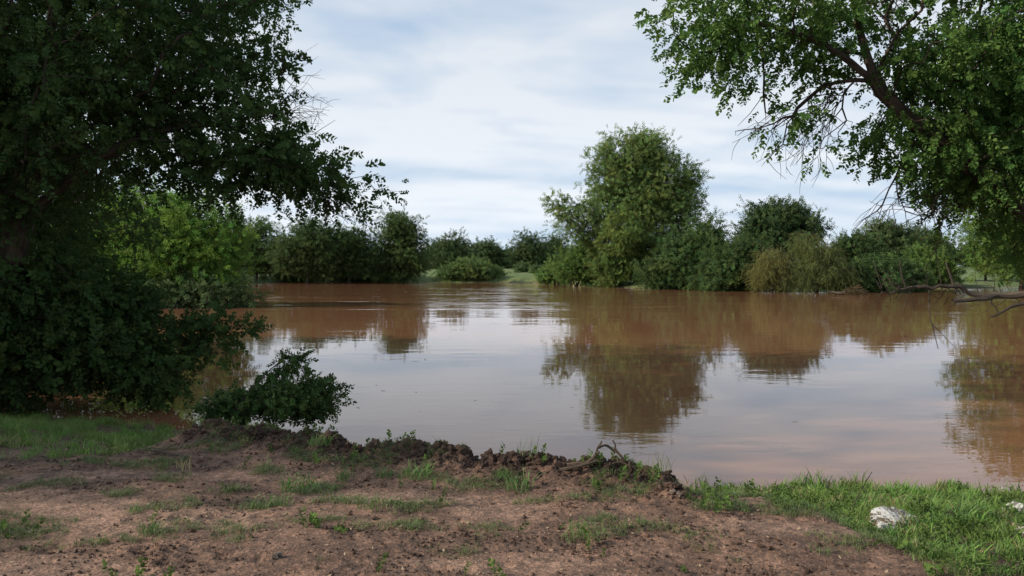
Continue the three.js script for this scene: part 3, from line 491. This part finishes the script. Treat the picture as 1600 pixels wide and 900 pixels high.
farTree('leafy_bush', 'pale spreading bush at the waterline left of the meadow gap', 'bush', 735, 120.5, [[735, 418, , 34, 13], [705, 428, , 24, 9], [765, 427, , 24, 9]], { shrub: true, n: 240, size: 0.9, color: [0.125, 0.20, 0.06] });
const meadow = 'trees at the back of the meadow';
for (const [px, py, d, rx, ry, label] of [[705, 388, 185, 25, 22, 'round dark tree at the back of the meadow, leftmost of the row'], [682, 395, 190, 20, 16, 'small low tree tucked beside the tall tree left of the meadow'], [758, 394, 200, 24, 16, 'low flat tree second in the row behind the meadow'], [826, 386, 190, 29, 24, 'largest round dark tree behind the meadow gap'], [868, 388, 200, 20, 20, 'dark tree behind the meadow half hidden by the tallest tree'], [793, 404, 205, 18, 10, 'smallest low tree in the dip of the meadow tree row']])
  farTree('meadow_tree', label, 'tree', px, d, [[px, py, , rx, ry], [px + rx * 0.3, py + ry * 0.6, , rx * 0.9, ry * 0.8], [px - rx * 0.4, py + ry * 0.7, , rx * 0.7, ry * 0.7]], { n: 170, rc: 1.1, size: 1.5, color: [0.068, 0.11, 0.04], group: meadow });
for (const [px, py, d, rx, ry, label] of [[816, 420, 150, 9, 6, 'tiny round bush on the meadow, left of two'], [838, 424, 140, 5, 4, 'tiny dark bush on the meadow, right of two']])
  farTree('meadow_bush', label, 'bush', px, d, [[px, py, , rx, ry]], { shrub: true, n: 30, rc: 0.5, color: DULL, group: 'small bushes on the meadow' });
{ // far wood closing the horizon
  const rng = rngOf(555), N = 14000, im = new THREE.InstancedMesh(SPRIG.wood, farLeafMat, N), M = new THREE.Matrix4(), q = new THREE.Quaternion(), c = new THREE.Color();
  for (let i = 0; i < N; i++) {
    const x = (rng() - 0.5) * 620, d = 250 + rng() * 40, H = 5.5 + 3.2 * n2(x * 0.05, 4) + 2 * n2(x * 0.17, 8);
    const y = 2.0 + (H + 1.2) * Math.pow(rng(), 0.8); q.setFromEuler(new THREE.Euler(rng() * 6.28, rng() * 6.28, rng() * 6.28)); const s = 0.7 + 0.7 * rng();
    M.compose(V(x, y, -d), q, V(s, s, s)); im.setMatrixAt(i, M); const t = 0.7 + 0.6 * rng(); im.setColorAt(i, c.setRGB(0.07 * t, 0.105 * t, 0.042 * t));
  }
  im.name = 'distant_wood'; im.userData = { kind: 'stuff', label: 'low dark wood along the horizon behind the meadow', category: 'wood' }; shadow(im); scene.add(im);
}

/* ---------- floating debris ---------- */
{
  const c = at(1335, 459, 63.5); c.y = 0.0; const g = thing('debris_pile', 'brown heap of brush and sticks caught in the river below the dark bush', 'debris', [c.x, c.y, c.z]), r = rngOf(66), st = [];
  for (let i = 0; i < 260; i++) { const a = r() * 6.28, rad = Math.sqrt(r()), x = rad * Math.cos(a) * 1.15, z = rad * Math.sin(a) * 0.6, top = 0.95 * (1 - rad * rad) * (0.3 + 0.7 * r()); const dx = (r() - 0.5) * 1.1, dy = (r() - 0.5) * 0.3, dz = (r() - 0.5) * 0.7; st.push(tube([V(x - dx / 2, Math.max(0.0, top - dy / 2), z - dz / 2), V(x, top + 0.05, z), V(x + dx / 2, Math.max(0.0, top + dy / 2), z + dz / 2)], [0.018, 0.016, 0.008], 3)); }
  const m = part('brush', mergeGeometries(st), bark(0.17, 0.13, 0.06), g); m.userData.kind = 'stuff';
  for (let i = 0; i < 7; i++) { const x = -0.9 - 0.5 * r(), z = (r() - 0.5) * 0.8; part('stick', tube([V(-0.4, 0.1 + 0.2 * r(), z * 0.4), V(x, 0.1 + 0.25 * r(), z), V(x - 0.8, 0.06 + 0.3 * r(), z * 1.4)], [0.045, 0.035, 0.015], 5), BARKP, g); }
}

function floatBits() {
  const r = rngOf(313), list = [], leaf = leafGeo([[V(-0.5, 0, 0), V(1, 0, 0), V(0, 0, 1), 1, 0.45, true]]);
  for (let i = 0; i < 420; i++) { const d = 11 + 70 * Math.pow(r(), 1.2), x = (r() - 0.5) * 1.3 * d; if (d < edgeD(x) + 0.5 || d > farD(x) - 1 || n2(x * 0.05, d * 0.16) < 0.05) continue; const s = 0.02 + 0.05 * r() + d * 0.0008, k = 0.5 + r(); list.push([V(x, 0.004, -d), [0, r() * 6.28, 0], V(s * (1 + 2 * r()), s * 0.3, s), r() < 0.4 ? [0.42 * k, 0.37 * k, 0.3 * k] : [0.12 * k, 0.085 * k, 0.04 * k]]); }
  scatter('floating_flecks', 'scattered bits of leaf and foam drifting on the river', 'flotsam', leaf, new THREE.MeshStandardMaterial({ color: 0xffffff, roughness: 0.8, side: THREE.DoubleSide }), list);
}
/* ---------- clods, gravel, leaf bits on the soil ---------- */
function lump(seed, detail = 1, rough = 0.28, sq = [1, 0.72, 0.9]) {
  const g = new THREE.IcosahedronGeometry(1, detail), p = g.attributes.position;
  for (let i = 0; i < p.count; i++) { const v = V(p.getX(i), p.getY(i), p.getZ(i)), k = 1 + rough * n3(v.x * 1.3 + seed, v.y * 1.3, v.z * 1.3) + rough * 0.6 * n3(v.x * 3.1, v.y * 3.1 + seed, v.z * 3.1); p.setXYZ(i, v.x * k * sq[0], v.y * k * sq[1], v.z * k * sq[2]); }
  g.computeVertexNormals(); return g;
}
const clodMat = new THREE.MeshStandardMaterial({ color: 0xffffff, roughness: 0.97, map: soilTex.col, bumpMap: soilTex.bmp, bumpScale: 0.01 });
function scatter(name, label, category, geo, mat, list) {
  const im = new THREE.InstancedMesh(geo, mat, list.length), M = new THREE.Matrix4(), q = new THREE.Quaternion(), c = new THREE.Color();
  list.forEach(([p, e, s, col], i) => { q.setFromEuler(new THREE.Euler(...e)); M.compose(p, q, s.isVector3 ? s : V(s, s, s)); im.setMatrixAt(i, M); im.setColorAt(i, c.setRGB(...col)); });
  im.name = name; im.userData = { kind: 'stuff', label, category }; shadow(im); scene.add(im); return im;
}
{
  const r = rngOf(901), small = [], big = [];
  for (let i = 0; i < 60000 && small.length < 12500; i++) {
    const z = -lerp(3.2, 8.2, Math.pow(r(), 1.3)), x = (r() - 0.5) * 2 * (-z * 0.72 + 0.6); if (edgeD(x) + z < 0.05) continue;
    const b = bermBand(x, z), dens = (0.10 + 0.9 * sstep(-0.1, 0.5, fbm(x * 0.9 + 20, z * 1.3, 3))) * (1 - 0.75 * wheel(x, z)) * (1 - 0.85 * grassy(x, z)) + 1.5 * b; if (r() > dens) continue;
    const s = (0.0035 + 0.010 * Math.pow(r(), 3)) * (1 + 0.7 * b), sc = soilColor(x, z), t = r() < 0.07 ? 1.9 : 0.75 + 0.6 * r();
    small.push([V(x, height(x, z) + s * 0.25, z), [r() * 6, r() * 6, r() * 6], s, sc.map((v, q) => Math.min(0.5, v * t * (q ? 1 : 0.97)))]);
  }
  for (let i = 0; i < 30000 && big.length < 2300; i++) {
    const z = -lerp(3.2, 7.6, r()), x = (r() - 0.5) * 2 * (-z * 0.72 + 0.4); if (edgeD(x) + z < 0.1) continue;
    const b = bermBand(x, z); if (r() > 0.03 * (1 - wheel(x, z)) * (1 - 0.8 * grassy(x, z)) + 1.2 * b * b) continue;
    const s = 0.010 + 0.026 * Math.pow(r(), 2.2) * (0.5 + 0.8 * b), sc = soilColor(x, z), t = 0.7 + 0.6 * r();
    big.push([V(x, height(x, z) + s * 0.2, z), [r() * 6, r() * 6, r() * 6], V(s * (0.8 + 0.5 * r()), s * (0.6 + 0.4 * r()), s), sc.map(v => v * t)]);
  }
  scatter('gravel', 'fine crumbs of earth and gravel scattered on the bank', 'gravel', lump(3, 0, 0.3), clodMat, small);
  scatter('earth_clods', 'dark clods of dug earth along the berm', 'earth', lump(8, 1, 0.34), clodMat, big);
  const leaf = leafGeo([[V(-0.5, 0.05, 0), V(1, 0, 0), V(0, 0, 1), 1, 0.5, true]]), bits = [];
  for (let i = 0; i < 900; i++) { const z = -lerp(3.2, 7.4, r()), x = (r() - 0.5) * 2 * (-z * 0.72); if (edgeD(x) + z < 0.2) continue; const s = 0.012 + 0.022 * r(), k = 0.6 + 0.7 * r(); bits.push([V(x, height(x, z) + 0.006, z), [(r() - 0.5) * 0.9, r() * 6.28, (r() - 0.5) * 0.9], s, [0.30 * k, 0.215 * k, 0.14 * k]]); }
  scatter('leaf_litter', 'dry pale leaf bits strewn over the bare earth', 'leaf litter', leaf, new THREE.MeshStandardMaterial({ color: 0xffffff, roughness: 0.9, side: THREE.DoubleSide }), bits);
}

/* ---------- grass ---------- */
function tuftGeo(seed, blades, h, w, lean, rad = 0.04) {
  const r = rngOf(seed), P = [];
  for (let i = 0; i < blades; i++) {
    const a = r() * 6.283, rr = rad * Math.sqrt(r()), bx = Math.cos(a * 3.7) * rr, bz = Math.sin(a * 3.7) * rr, H = h * (0.45 + 0.65 * r()), ln = lean * (0.3 + r()) * H, ww = w * (0.7 + 0.6 * r()), t = r() * 6.283, sx = Math.cos(t) * ww, sz = Math.sin(t) * ww;
    const q = k => [bx + Math.cos(a) * ln * k * k, H * (k - 0.22 * lean * k * k * k), bz + Math.sin(a) * ln * k * k];
    const [x1, y1, z1] = q(0.45), [x2, y2, z2] = q(0.8), [x3, y3, z3] = q(1), b0 = [bx - sx, -0.01, bz - sz], b1 = [bx + sx, -0.01, bz + sz], m0 = [x1 - sx, y1, z1 - sz], m1 = [x1 + sx, y1, z1 + sz], u0 = [x2 - sx * 0.6, y2, z2 - sz * 0.6], u1 = [x2 + sx * 0.6, y2, z2 + sz * 0.6];
    P.push(b0, b1, m0, m0, b1, m1, m0, m1, u0, u0, m1, u1, u0, u1, [x3, y3, z3]);
  }
  const g = new THREE.BufferGeometry(); g.setAttribute('position', new THREE.BufferAttribute(new Float32Array(P.flat()), 3)); g.computeVertexNormals(); return g;
}
const grassMat = new THREE.MeshPhysicalMaterial({ color: 0xffffff, roughness: 0.75, transmission: 0.35, thickness: 0, side: THREE.DoubleSide });
{
  const r = rngOf(431), list = [], low = [];
  const tone = (x, z) => { const t = (0.75 + 0.5 * r()) * (1 + 0.25 * n2(x * 1.5, z * 1.5)), y = Math.max(0, n2(x * 0.9 + 30, z * 0.9)) * 0.5 + 0.2 * r(); if (r() < 0.09) return [0.30 * t, 0.25 * t, 0.11 * t]; return [(0.115 + 0.08 * y) * t, 0.245 * t, 0.032 * t]; };
  for (let i = 0; i < 90000 && list.length < 17000; i++) { // green sward on the right
    const x = lerp(1.2, 9, r()), z = -lerp(2.6, 8.3, r()); const g = grassy(x, z); if (r() > g * g * (0.22 + 0.8 * sstep(-0.35, 0.35, n2(x * 2.2, z * 2.2) + 0.5 * n2(x * 6, z * 6)))) continue;
    const s = 0.45 + 0.75 * r() + 0.4 * n2(x * 1.6, z * 1.6) + (r() < 0.04 ? 0.9 : 0); list.push([V(x, height(x, z), z), [(r() - 0.5) * 0.3, r() * 6.28, (r() - 0.5) * 0.3], V(s, s * (0.8 + 0.35 * sstep(1.2, 0.2, edgeD(x) + z)), s), tone(x, z)]);
  }
  scatter('river_grass', 'bright green grass covering the low bank on the right', 'grass', tuftGeo(5, 15, 0.095, 0.0021, 0.7, 0.05), grassMat, list);
  const left = [];
  for (let i = 0; i < 60000 && left.length < 3600; i++) {
    const x = lerp(-11, -1.6, r()), z = -lerp(5.6, 11.5, r()); const g = grassy(x, z); if (r() > g * g * (0.03 + 0.55 * sstep(0.0, 0.6, n2(x * 1.7, z * 1.7) + 0.6 * n2(x * 5, z * 5)))) continue;
    const s = 0.6 + 0.7 * r(), t = tone(x, z); left.push([V(x, height(x, z), z), [(r() - 0.5) * 0.4, r() * 6.28, (r() - 0.5) * 0.4], s, t]);
  }
  scatter('shaded_grass', 'short green grass in the shade of the left trees', 'grass', tuftGeo(6, 13, 0.10, 0.0022, 0.7, 0.05), grassMat, left);
  for (let i = 0; i < 60000 && low.length < 5200; i++) { // thin creeping weeds on the bare soil
    const x = lerp(-3.6, 3.4, r()), z = -lerp(3.3, 7.3, r()); if (edgeD(x) + z < 0.1) continue;
    const d = sstep(0.15, 0.6, n2(x * 1.1 + 4, z * 1.9 + 2) + 0.3 * n2(x * 4, z * 4)) * sstep(4.0, 4.9, -z) * 0.8 + (x > 1 ? 1.1 * sstep(0.02, 0.3, grassy(x, z)) * (1 - sstep(0.5, 0.9, grassy(x, z))) : 0); if (r() > d * 0.5) continue;
    const t = 0.7 + 0.5 * r(), s = 0.35 + 0.4 * r(); low.push([V(x, height(x, z), z), [(r() - 0.5) * 0.6, r() * 6.28, (r() - 0.5) * 0.6], s, [0.115 * t, 0.17 * t, 0.035 * t]]);
  }
  scatter('creeping_weeds', 'thin patches of short weeds on the bare earth', 'weeds', tuftGeo(7, 10, 0.085, 0.0022, 1.2, 0.05), grassMat, low);
}
{
  const r = rngOf(612), list = [];
  for (let i = 0; i < 40000 && list.length < 1500; i++) {
    const x = lerp(-3.4, 7, r()), z = -lerp(3.4, 8.0, r()), s0 = edgeD(x) + z; if (s0 < 0.1) continue;
    const g = x > 1.1 ? grassy(x, z) : 0, d = (x > 1.1 ? 0.6 * g * sstep(0.1, 0.55, n2(x * 1.3 + 8, z * 1.3)) + 0.5 * g * (1 - g) : 0.35 * bermBand(x, z) * sstep(0.1, 0.5, n2(x * 2, z * 2)) + 0.05 * sstep(0.3, 0.6, n2(x * 0.9 + 4, z * 1.6 + 2))); if (r() > d) continue;
    const t = 0.65 + 0.6 * r(), s = 0.22 + 0.3 * r(); list.push([V(x, height(x, z) - 0.005, z), [(r() - 0.5) * 1.6, r() * 6.28, (r() - 0.5) * 1.6], s, [0.10 * t, 0.16 * t, 0.035 * t]]);
  }
  scatter('broadleaf_weeds', 'low broad leaved weeds among the grass and on the berm', 'weeds', SPRIG.round, leafMat, list);
}
floatBits();
// single tufts
const tuftGeos = [tuftGeo(41, 70, 0.13, 0.0026, 0.9, 0.11), tuftGeo(42, 80, 0.11, 0.0026, 1.1, 0.15), tuftGeo(43, 60, 0.15, 0.0024, 0.7, 0.09)];
const tuftMats = [[0.095, 0.21, 0.03], [0.12, 0.20, 0.04], [0.08, 0.17, 0.03]].map(c => { const m = grassMat.clone(); m.color.setRGB(...c); return m; });
[[470, 765, 1.25, 'bright green grass tuft at the edge of the left tree shadow'], [425, 790, 1.0, 'low grass tuft just in front of the brightest shaded tuft on the left'], [600, 745, 0.75, 'small grass tuft on bare earth left of the worn track'], [655, 745, 1.1, 'wide grass tuft below the berm at the head of the worn track'], [585, 790, 0.85, 'thin grass tuft on bare earth near the middle left'], [810, 765, 1.15, 'bright grass tuft below the berm left of the tangled roots'], [785, 745, 0.7, 'small grass tuft touching the foot of the berm in the middle'], [918, 832, 0.95, 'lone grass tuft in the middle of the bare foreground'], [235, 835, 0.75, 'small grass tuft in the lower left foreground'], [212, 800, 0.5, 'tiny grass tuft above the lower left foreground tuft'], [652, 820, 0.5, 'tiny grass tuft in the bare central foreground'], [540, 750, 0.8, 'grass tuft right of the brightest shaded tuft on the left'], [498, 695, 0.9, 'shaded grass tuft growing on the face of the berm']]
  .forEach(([px, py, s, label], i) => { const p = onPixelGround(px, py), t = thing('grass_tuft', label, 'grass tuft', [p.x, p.y, p.z], 'grass tufts on the bare earth'); t.rotation.y = i * 1.3; const m = part('blades', tuftGeos[i % 3], tuftMats[i % 3], t); m.scale.set(s, s * 0.9, s); });
// tall thin grass on the water side of the berm
const reedGeo = [tuftGeo(51, 16, 0.30, 0.0022, 0.35, 0.10), tuftGeo(52, 24, 0.26, 0.0022, 0.4, 0.16), tuftGeo(53, 9, 0.32, 0.002, 0.3, 0.06)];
const reedMat = grassMat.clone(); reedMat.color.setRGB(0.13, 0.19, 0.05);
[[575, 672, 0.7, 2, 'two thin grass stalks rising beside the dark shrub on the berm'], [667, 690, 0.8, 0, 'thin upright grass on the berm crest left of the middle'], [705, 702, 0.6, 2, 'sparse short grass on the berm crest near the middle'], [795, 708, 0.9, 1, 'wide clump of thin grass on the berm crest in the middle'], [820, 712, 0.8, 1, 'thin grass clump on the berm crest right of the middle clump'], [872, 716, 1.0, 0, 'tall thin grass behind the berm left of the tangled roots'], [885, 718, 0.8, 1, 'thin grass clump just left of the tangled roots'], [1022, 752, 0.6, 1, 'thin grass on the berm right of the tangled roots'], [1045, 752, 0.7, 0, 'thin grass at the right end of the berm']]
  .forEach(([px, py, s, k, label], i) => { const p = onPixelGround(px, py), t = thing('thin_grass', label, 'grass', [p.x, p.y - 0.01, p.z - 0.05], 'thin grass along the berm'); t.position.y = height(p.x, p.z - 0.05); t.rotation.y = i * 2.1; const m = part('stalks', reedGeo[k], reedMat, t); m.scale.setScalar(s); });

/* ---------- roots, sticks, stones, litter ---------- */
const rootMat = bark(0.19, 0.14, 0.10);
function stick(pts, r0, r1, seed, sides = 7) { const c = new THREE.CatmullRomCurve3(pts), k = 12, q = c.getPoints(k), r = rngOf(seed); return tube(q, q.map((_, i) => lerp(r0, r1, i / k) * (0.85 + 0.3 * r())), sides); }
{
  const p = onPixelGround(935, 730), g = thing('root_tangle', 'tangle of exposed roots sticking out of the right part of the berm', 'roots', [p.x, p.y, p.z]);
  const R = [[[-0.24, 0.02, 0.06], [-0.10, 0.05, 0.10], [0.0, 0.13, 0.06], 0.020], [[-0.02, 0.02, 0.02], [-0.01, 0.13, 0], [0.03, 0.19, -0.04], 0.014], [[0.0, 0.15, 0], [0.06, 0.16, -0.02], [0.13, 0.10, -0.02], 0.016], [[0.13, 0.12, -0.02], [0.18, 0.06, 0], [0.21, -0.02, 0.02], 0.016], [[0.12, 0.10, -0.02], [0.13, 0.16, -0.03], [0.11, 0.20, -0.04], 0.010], [[-0.2, 0.0, 0.0], [-0.05, 0.05, -0.04], [0.1, 0.02, 0.02], 0.014], [[-0.30, 0.0, 0.14], [-0.18, 0.03, 0.16], [-0.02, 0.07, 0.12], 0.018], [[0.05, 0.0, 0.08], [0.14, 0.04, 0.06], [0.26, 0.0, 0.1], 0.012]];
  R.forEach(([a, b, c, r0], i) => part('root', stick([V(...a), V(...b), V(...c)].map(v => v.multiply(V(1.0, 0.9, 1))), r0 * 0.75, r0 * 0.5, 300 + i), rootMat, g));
}
{
  const a = onPixelGround(240, 708), b = onPixelGround(296, 719), g = thing('fallen_stick', 'pale fallen stick on the shaded grass at left', 'stick', [a.x, a.y, a.z]);
  part('stem', stick([V(0, 0.02, 0), V((b.x - a.x) * 0.5, 0.03, (b.z - a.z) * 0.5), V(b.x - a.x, b.y - a.y + 0.015, b.z - a.z)], 0.012, 0.007, 5), BARKP, g);
  part('side_twig', stick([V(0.08, 0.02, 0.02), V(0.12, 0.04, -0.05), V(0.13, 0.05, -0.12)], 0.006, 0.003, 6), BARKP, g);
}
{
  const a = onPixelGround(1325, 805), g = thing('dry_stalk', 'thin dry stalk leaning out of the grass left of the white stone', 'stalk', [a.x, a.y, a.z]), top = at(1382, 748, -a.z - 0.1);
  part('stem', stick([V(0, 0, 0), V((top.x - a.x) * 0.5, (top.y - a.y) * 0.5 + 0.01, -0.05), V(top.x - a.x, top.y - a.y, -0.1)], 0.005, 0.003, 8, 5), BARKP, g);
  part('side_twig', stick([V((top.x - a.x) * 0.6, (top.y - a.y) * 0.6, -0.06), V((top.x - a.x) * 0.62, (top.y - a.y) * 0.85, -0.07), V((top.x - a.x) * 0.70, (top.y - a.y) * 1.0, -0.08)], 0.003, 0.002, 9, 4), BARKP, g);
}
const stoneTex = texture(512, (() => { const f = gridTile(512, 14, 14, 71), g = gridTile(512, 60, 60, 72), h = gridTile(512, 5, 5, 73); return (u, v) => { const q = 0.80 + 0.12 * f(u, v) + 0.10 * g(u, v), d = sstep(0.56, 0.76, 0.5 * f(v, u) + 0.3 * h(u, v) + 0.3 * g(v, u)); return [q * (1 - 0.5 * d), q * (1 - 0.58 * d), q * (1 - 0.68 * d)]; }; })(), true);
stoneTex.repeat.set(2, 2);
const stoneMat = (r, g, b) => new THREE.MeshStandardMaterial({ color: new THREE.Color().setRGB(r, g, b), roughness: 0.9, map: stoneTex, bumpMap: stoneTex, bumpScale: 0.012 });
const WHITE = stoneMat(0.56, 0.55, 0.525), BUFF = stoneMat(0.36, 0.27, 0.21), GREY = stoneMat(0.22, 0.19, 0.15), PALE = stoneMat(0.48, 0.44, 0.37);
function block(seed, sx, sy, sz) { // broken angular block
  const g = new THREE.IcosahedronGeometry(1, 5), p = g.attributes.position, r = rngOf(seed), pl = []; for (let i = 0; i < 9; i++) { const u = r() * 2 - 1, a = r() * 6.28, q = Math.sqrt(1 - u * u); pl.push([V(q * Math.cos(a), u, q * Math.sin(a)), 0.42 + 0.36 * r()]); }
  for (let i = 0; i < p.count; i++) { const v = V(p.getX(i), p.getY(i), p.getZ(i)).normalize(); let k = 1; for (const [n, d] of pl) { const c = v.dot(n); if (c > 0.05) k = Math.min(k, d / c); } k *= 1 + 0.07 * n3(v.x * 2.2 + seed, v.y * 2.2, v.z * 2.2) + 0.03 * n3(v.x * 5 + seed, v.y * 5, v.z * 5) + 0.018 * n3(v.x * 11, v.y * 11, v.z * 11 + seed); p.setXYZ(i, v.x * k * sx, v.y * k * sy, v.z * k * sz); }
  g.computeVertexNormals(); return g;
}
[[1398, 824, [0.165, 0.125, 0.13], WHITE, 'big broken white stone in the green grass on the right', 4, 0.3], [1568, 776, [0.15, 0.085, 0.09], PALE, 'flat cream stone at the water edge near the right border', 5, 0.5], [1588, 806, [0.10, 0.085, 0.09], WHITE, 'bluish white stone cut by the right border, the higher one', 6, 1.2], [1602, 838, [0.06, 0.05, 0.06], PALE, 'small pale stone cut by the right border, the lower one', 7, 0.2], [1327, 798, [0.045, 0.035, 0.04], GREY, 'dark grey stone at the foot of the dry stalk', 8, 1], [1488, 812, [0.07, 0.065, 0.06], stoneMat(0.075, 0.058, 0.045), 'dark brown clod sticking out of the grass right of the white stone', 9, 0.4], [1260, 775, [0.04, 0.028, 0.03], PALE, 'small cream stone right of the rubble heap', 10, 0.7], [1292, 782, [0.03, 0.024, 0.028], PALE, 'small cream stone between the rubble heap and the dry stalk', 11, 0.1], [1190, 780, [0.035, 0.02, 0.03], BUFF, 'flat buff stone left of the rubble heap', 12, 0.9], [1050, 774, [0.028, 0.026, 0.028], BUFF, 'buff pebble at the right end of the berm, the left of two', 13, 0], [1062, 775, [0.026, 0.024, 0.024], BUFF, 'buff pebble at the right end of the berm, the right of two', 14, 0.6], [775, 720, [0.03, 0.022, 0.02], BUFF, 'pale chip of stone on the berm face in the middle', 15, 0.4], [432, 870, [0.028, 0.024, 0.024], GREY, 'dark round stone in the lower left bare foreground', 16, 0.3]]
  .forEach(([px, py, [sx, sy, sz], mat, label, seed, rot]) => { const p = onPixelGround(px, py); const m = shadow(new THREE.Mesh(block(seed, sx, sy, sz), mat)); m.name = numbered('stone'); m.position.set(p.x, p.y + sy * 0.25, p.z); m.rotation.set(0.15 * Math.sin(seed * 3.1), rot, -0.32 * Math.abs(Math.sin(seed * 1.9))); m.userData = { label, category: 'stone' }; scene.add(m); });
{
  const p = onPixelGround(1222, 772), g = thing('rubble_heap', 'small heap of dirty rubble and flat chips in the grass edge', 'rubble', [p.x, p.y, p.z]), r = rngOf(88);
  for (let i = 0; i < 14; i++) { const m = part('chip', block(100 + i, 0.035 + 0.05 * r(), 0.012 + 0.014 * r(), 0.03 + 0.03 * r()), i % 3 ? GREY : BUFF, g); const a = r() * 6.28, q = Math.sqrt(r()); m.position.set(Math.cos(a) * q * 0.17, 0.02 + 0.05 * (1 - q), Math.sin(a) * q * 0.12); m.rotation.set((r() - 0.5) * 0.7, r() * 6, (r() - 0.5) * 0.7); }
}
{ // scrap of white plastic on the rubble
  const p = onPixelGround(1228, 752), g = new THREE.PlaneGeometry(0.05, 0.11, 5, 9), a = g.attributes.position; for (let i = 0; i < a.count; i++) a.setZ(i, 0.03 * n2(a.getX(i) * 30, a.getY(i) * 22) + 0.012 * n2(a.getX(i) * 80, a.getY(i) * 70)); g.computeVertexNormals();
  const m = shadow(new THREE.Mesh(g, new THREE.MeshStandardMaterial({ color: new THREE.Color().setRGB(0.75, 0.76, 0.78), roughness: 0.5, side: THREE.DoubleSide }))); m.name = 'plastic_scrap'; m.position.set(p.x, p.y + 0.05, p.z); m.rotation.set(0.1, 0.4, 0.25); m.userData = { label: 'crumpled scrap of white plastic standing behind the rubble heap', category: 'litter' }; scene.add(m);
}
renderer.render(scene, camera);
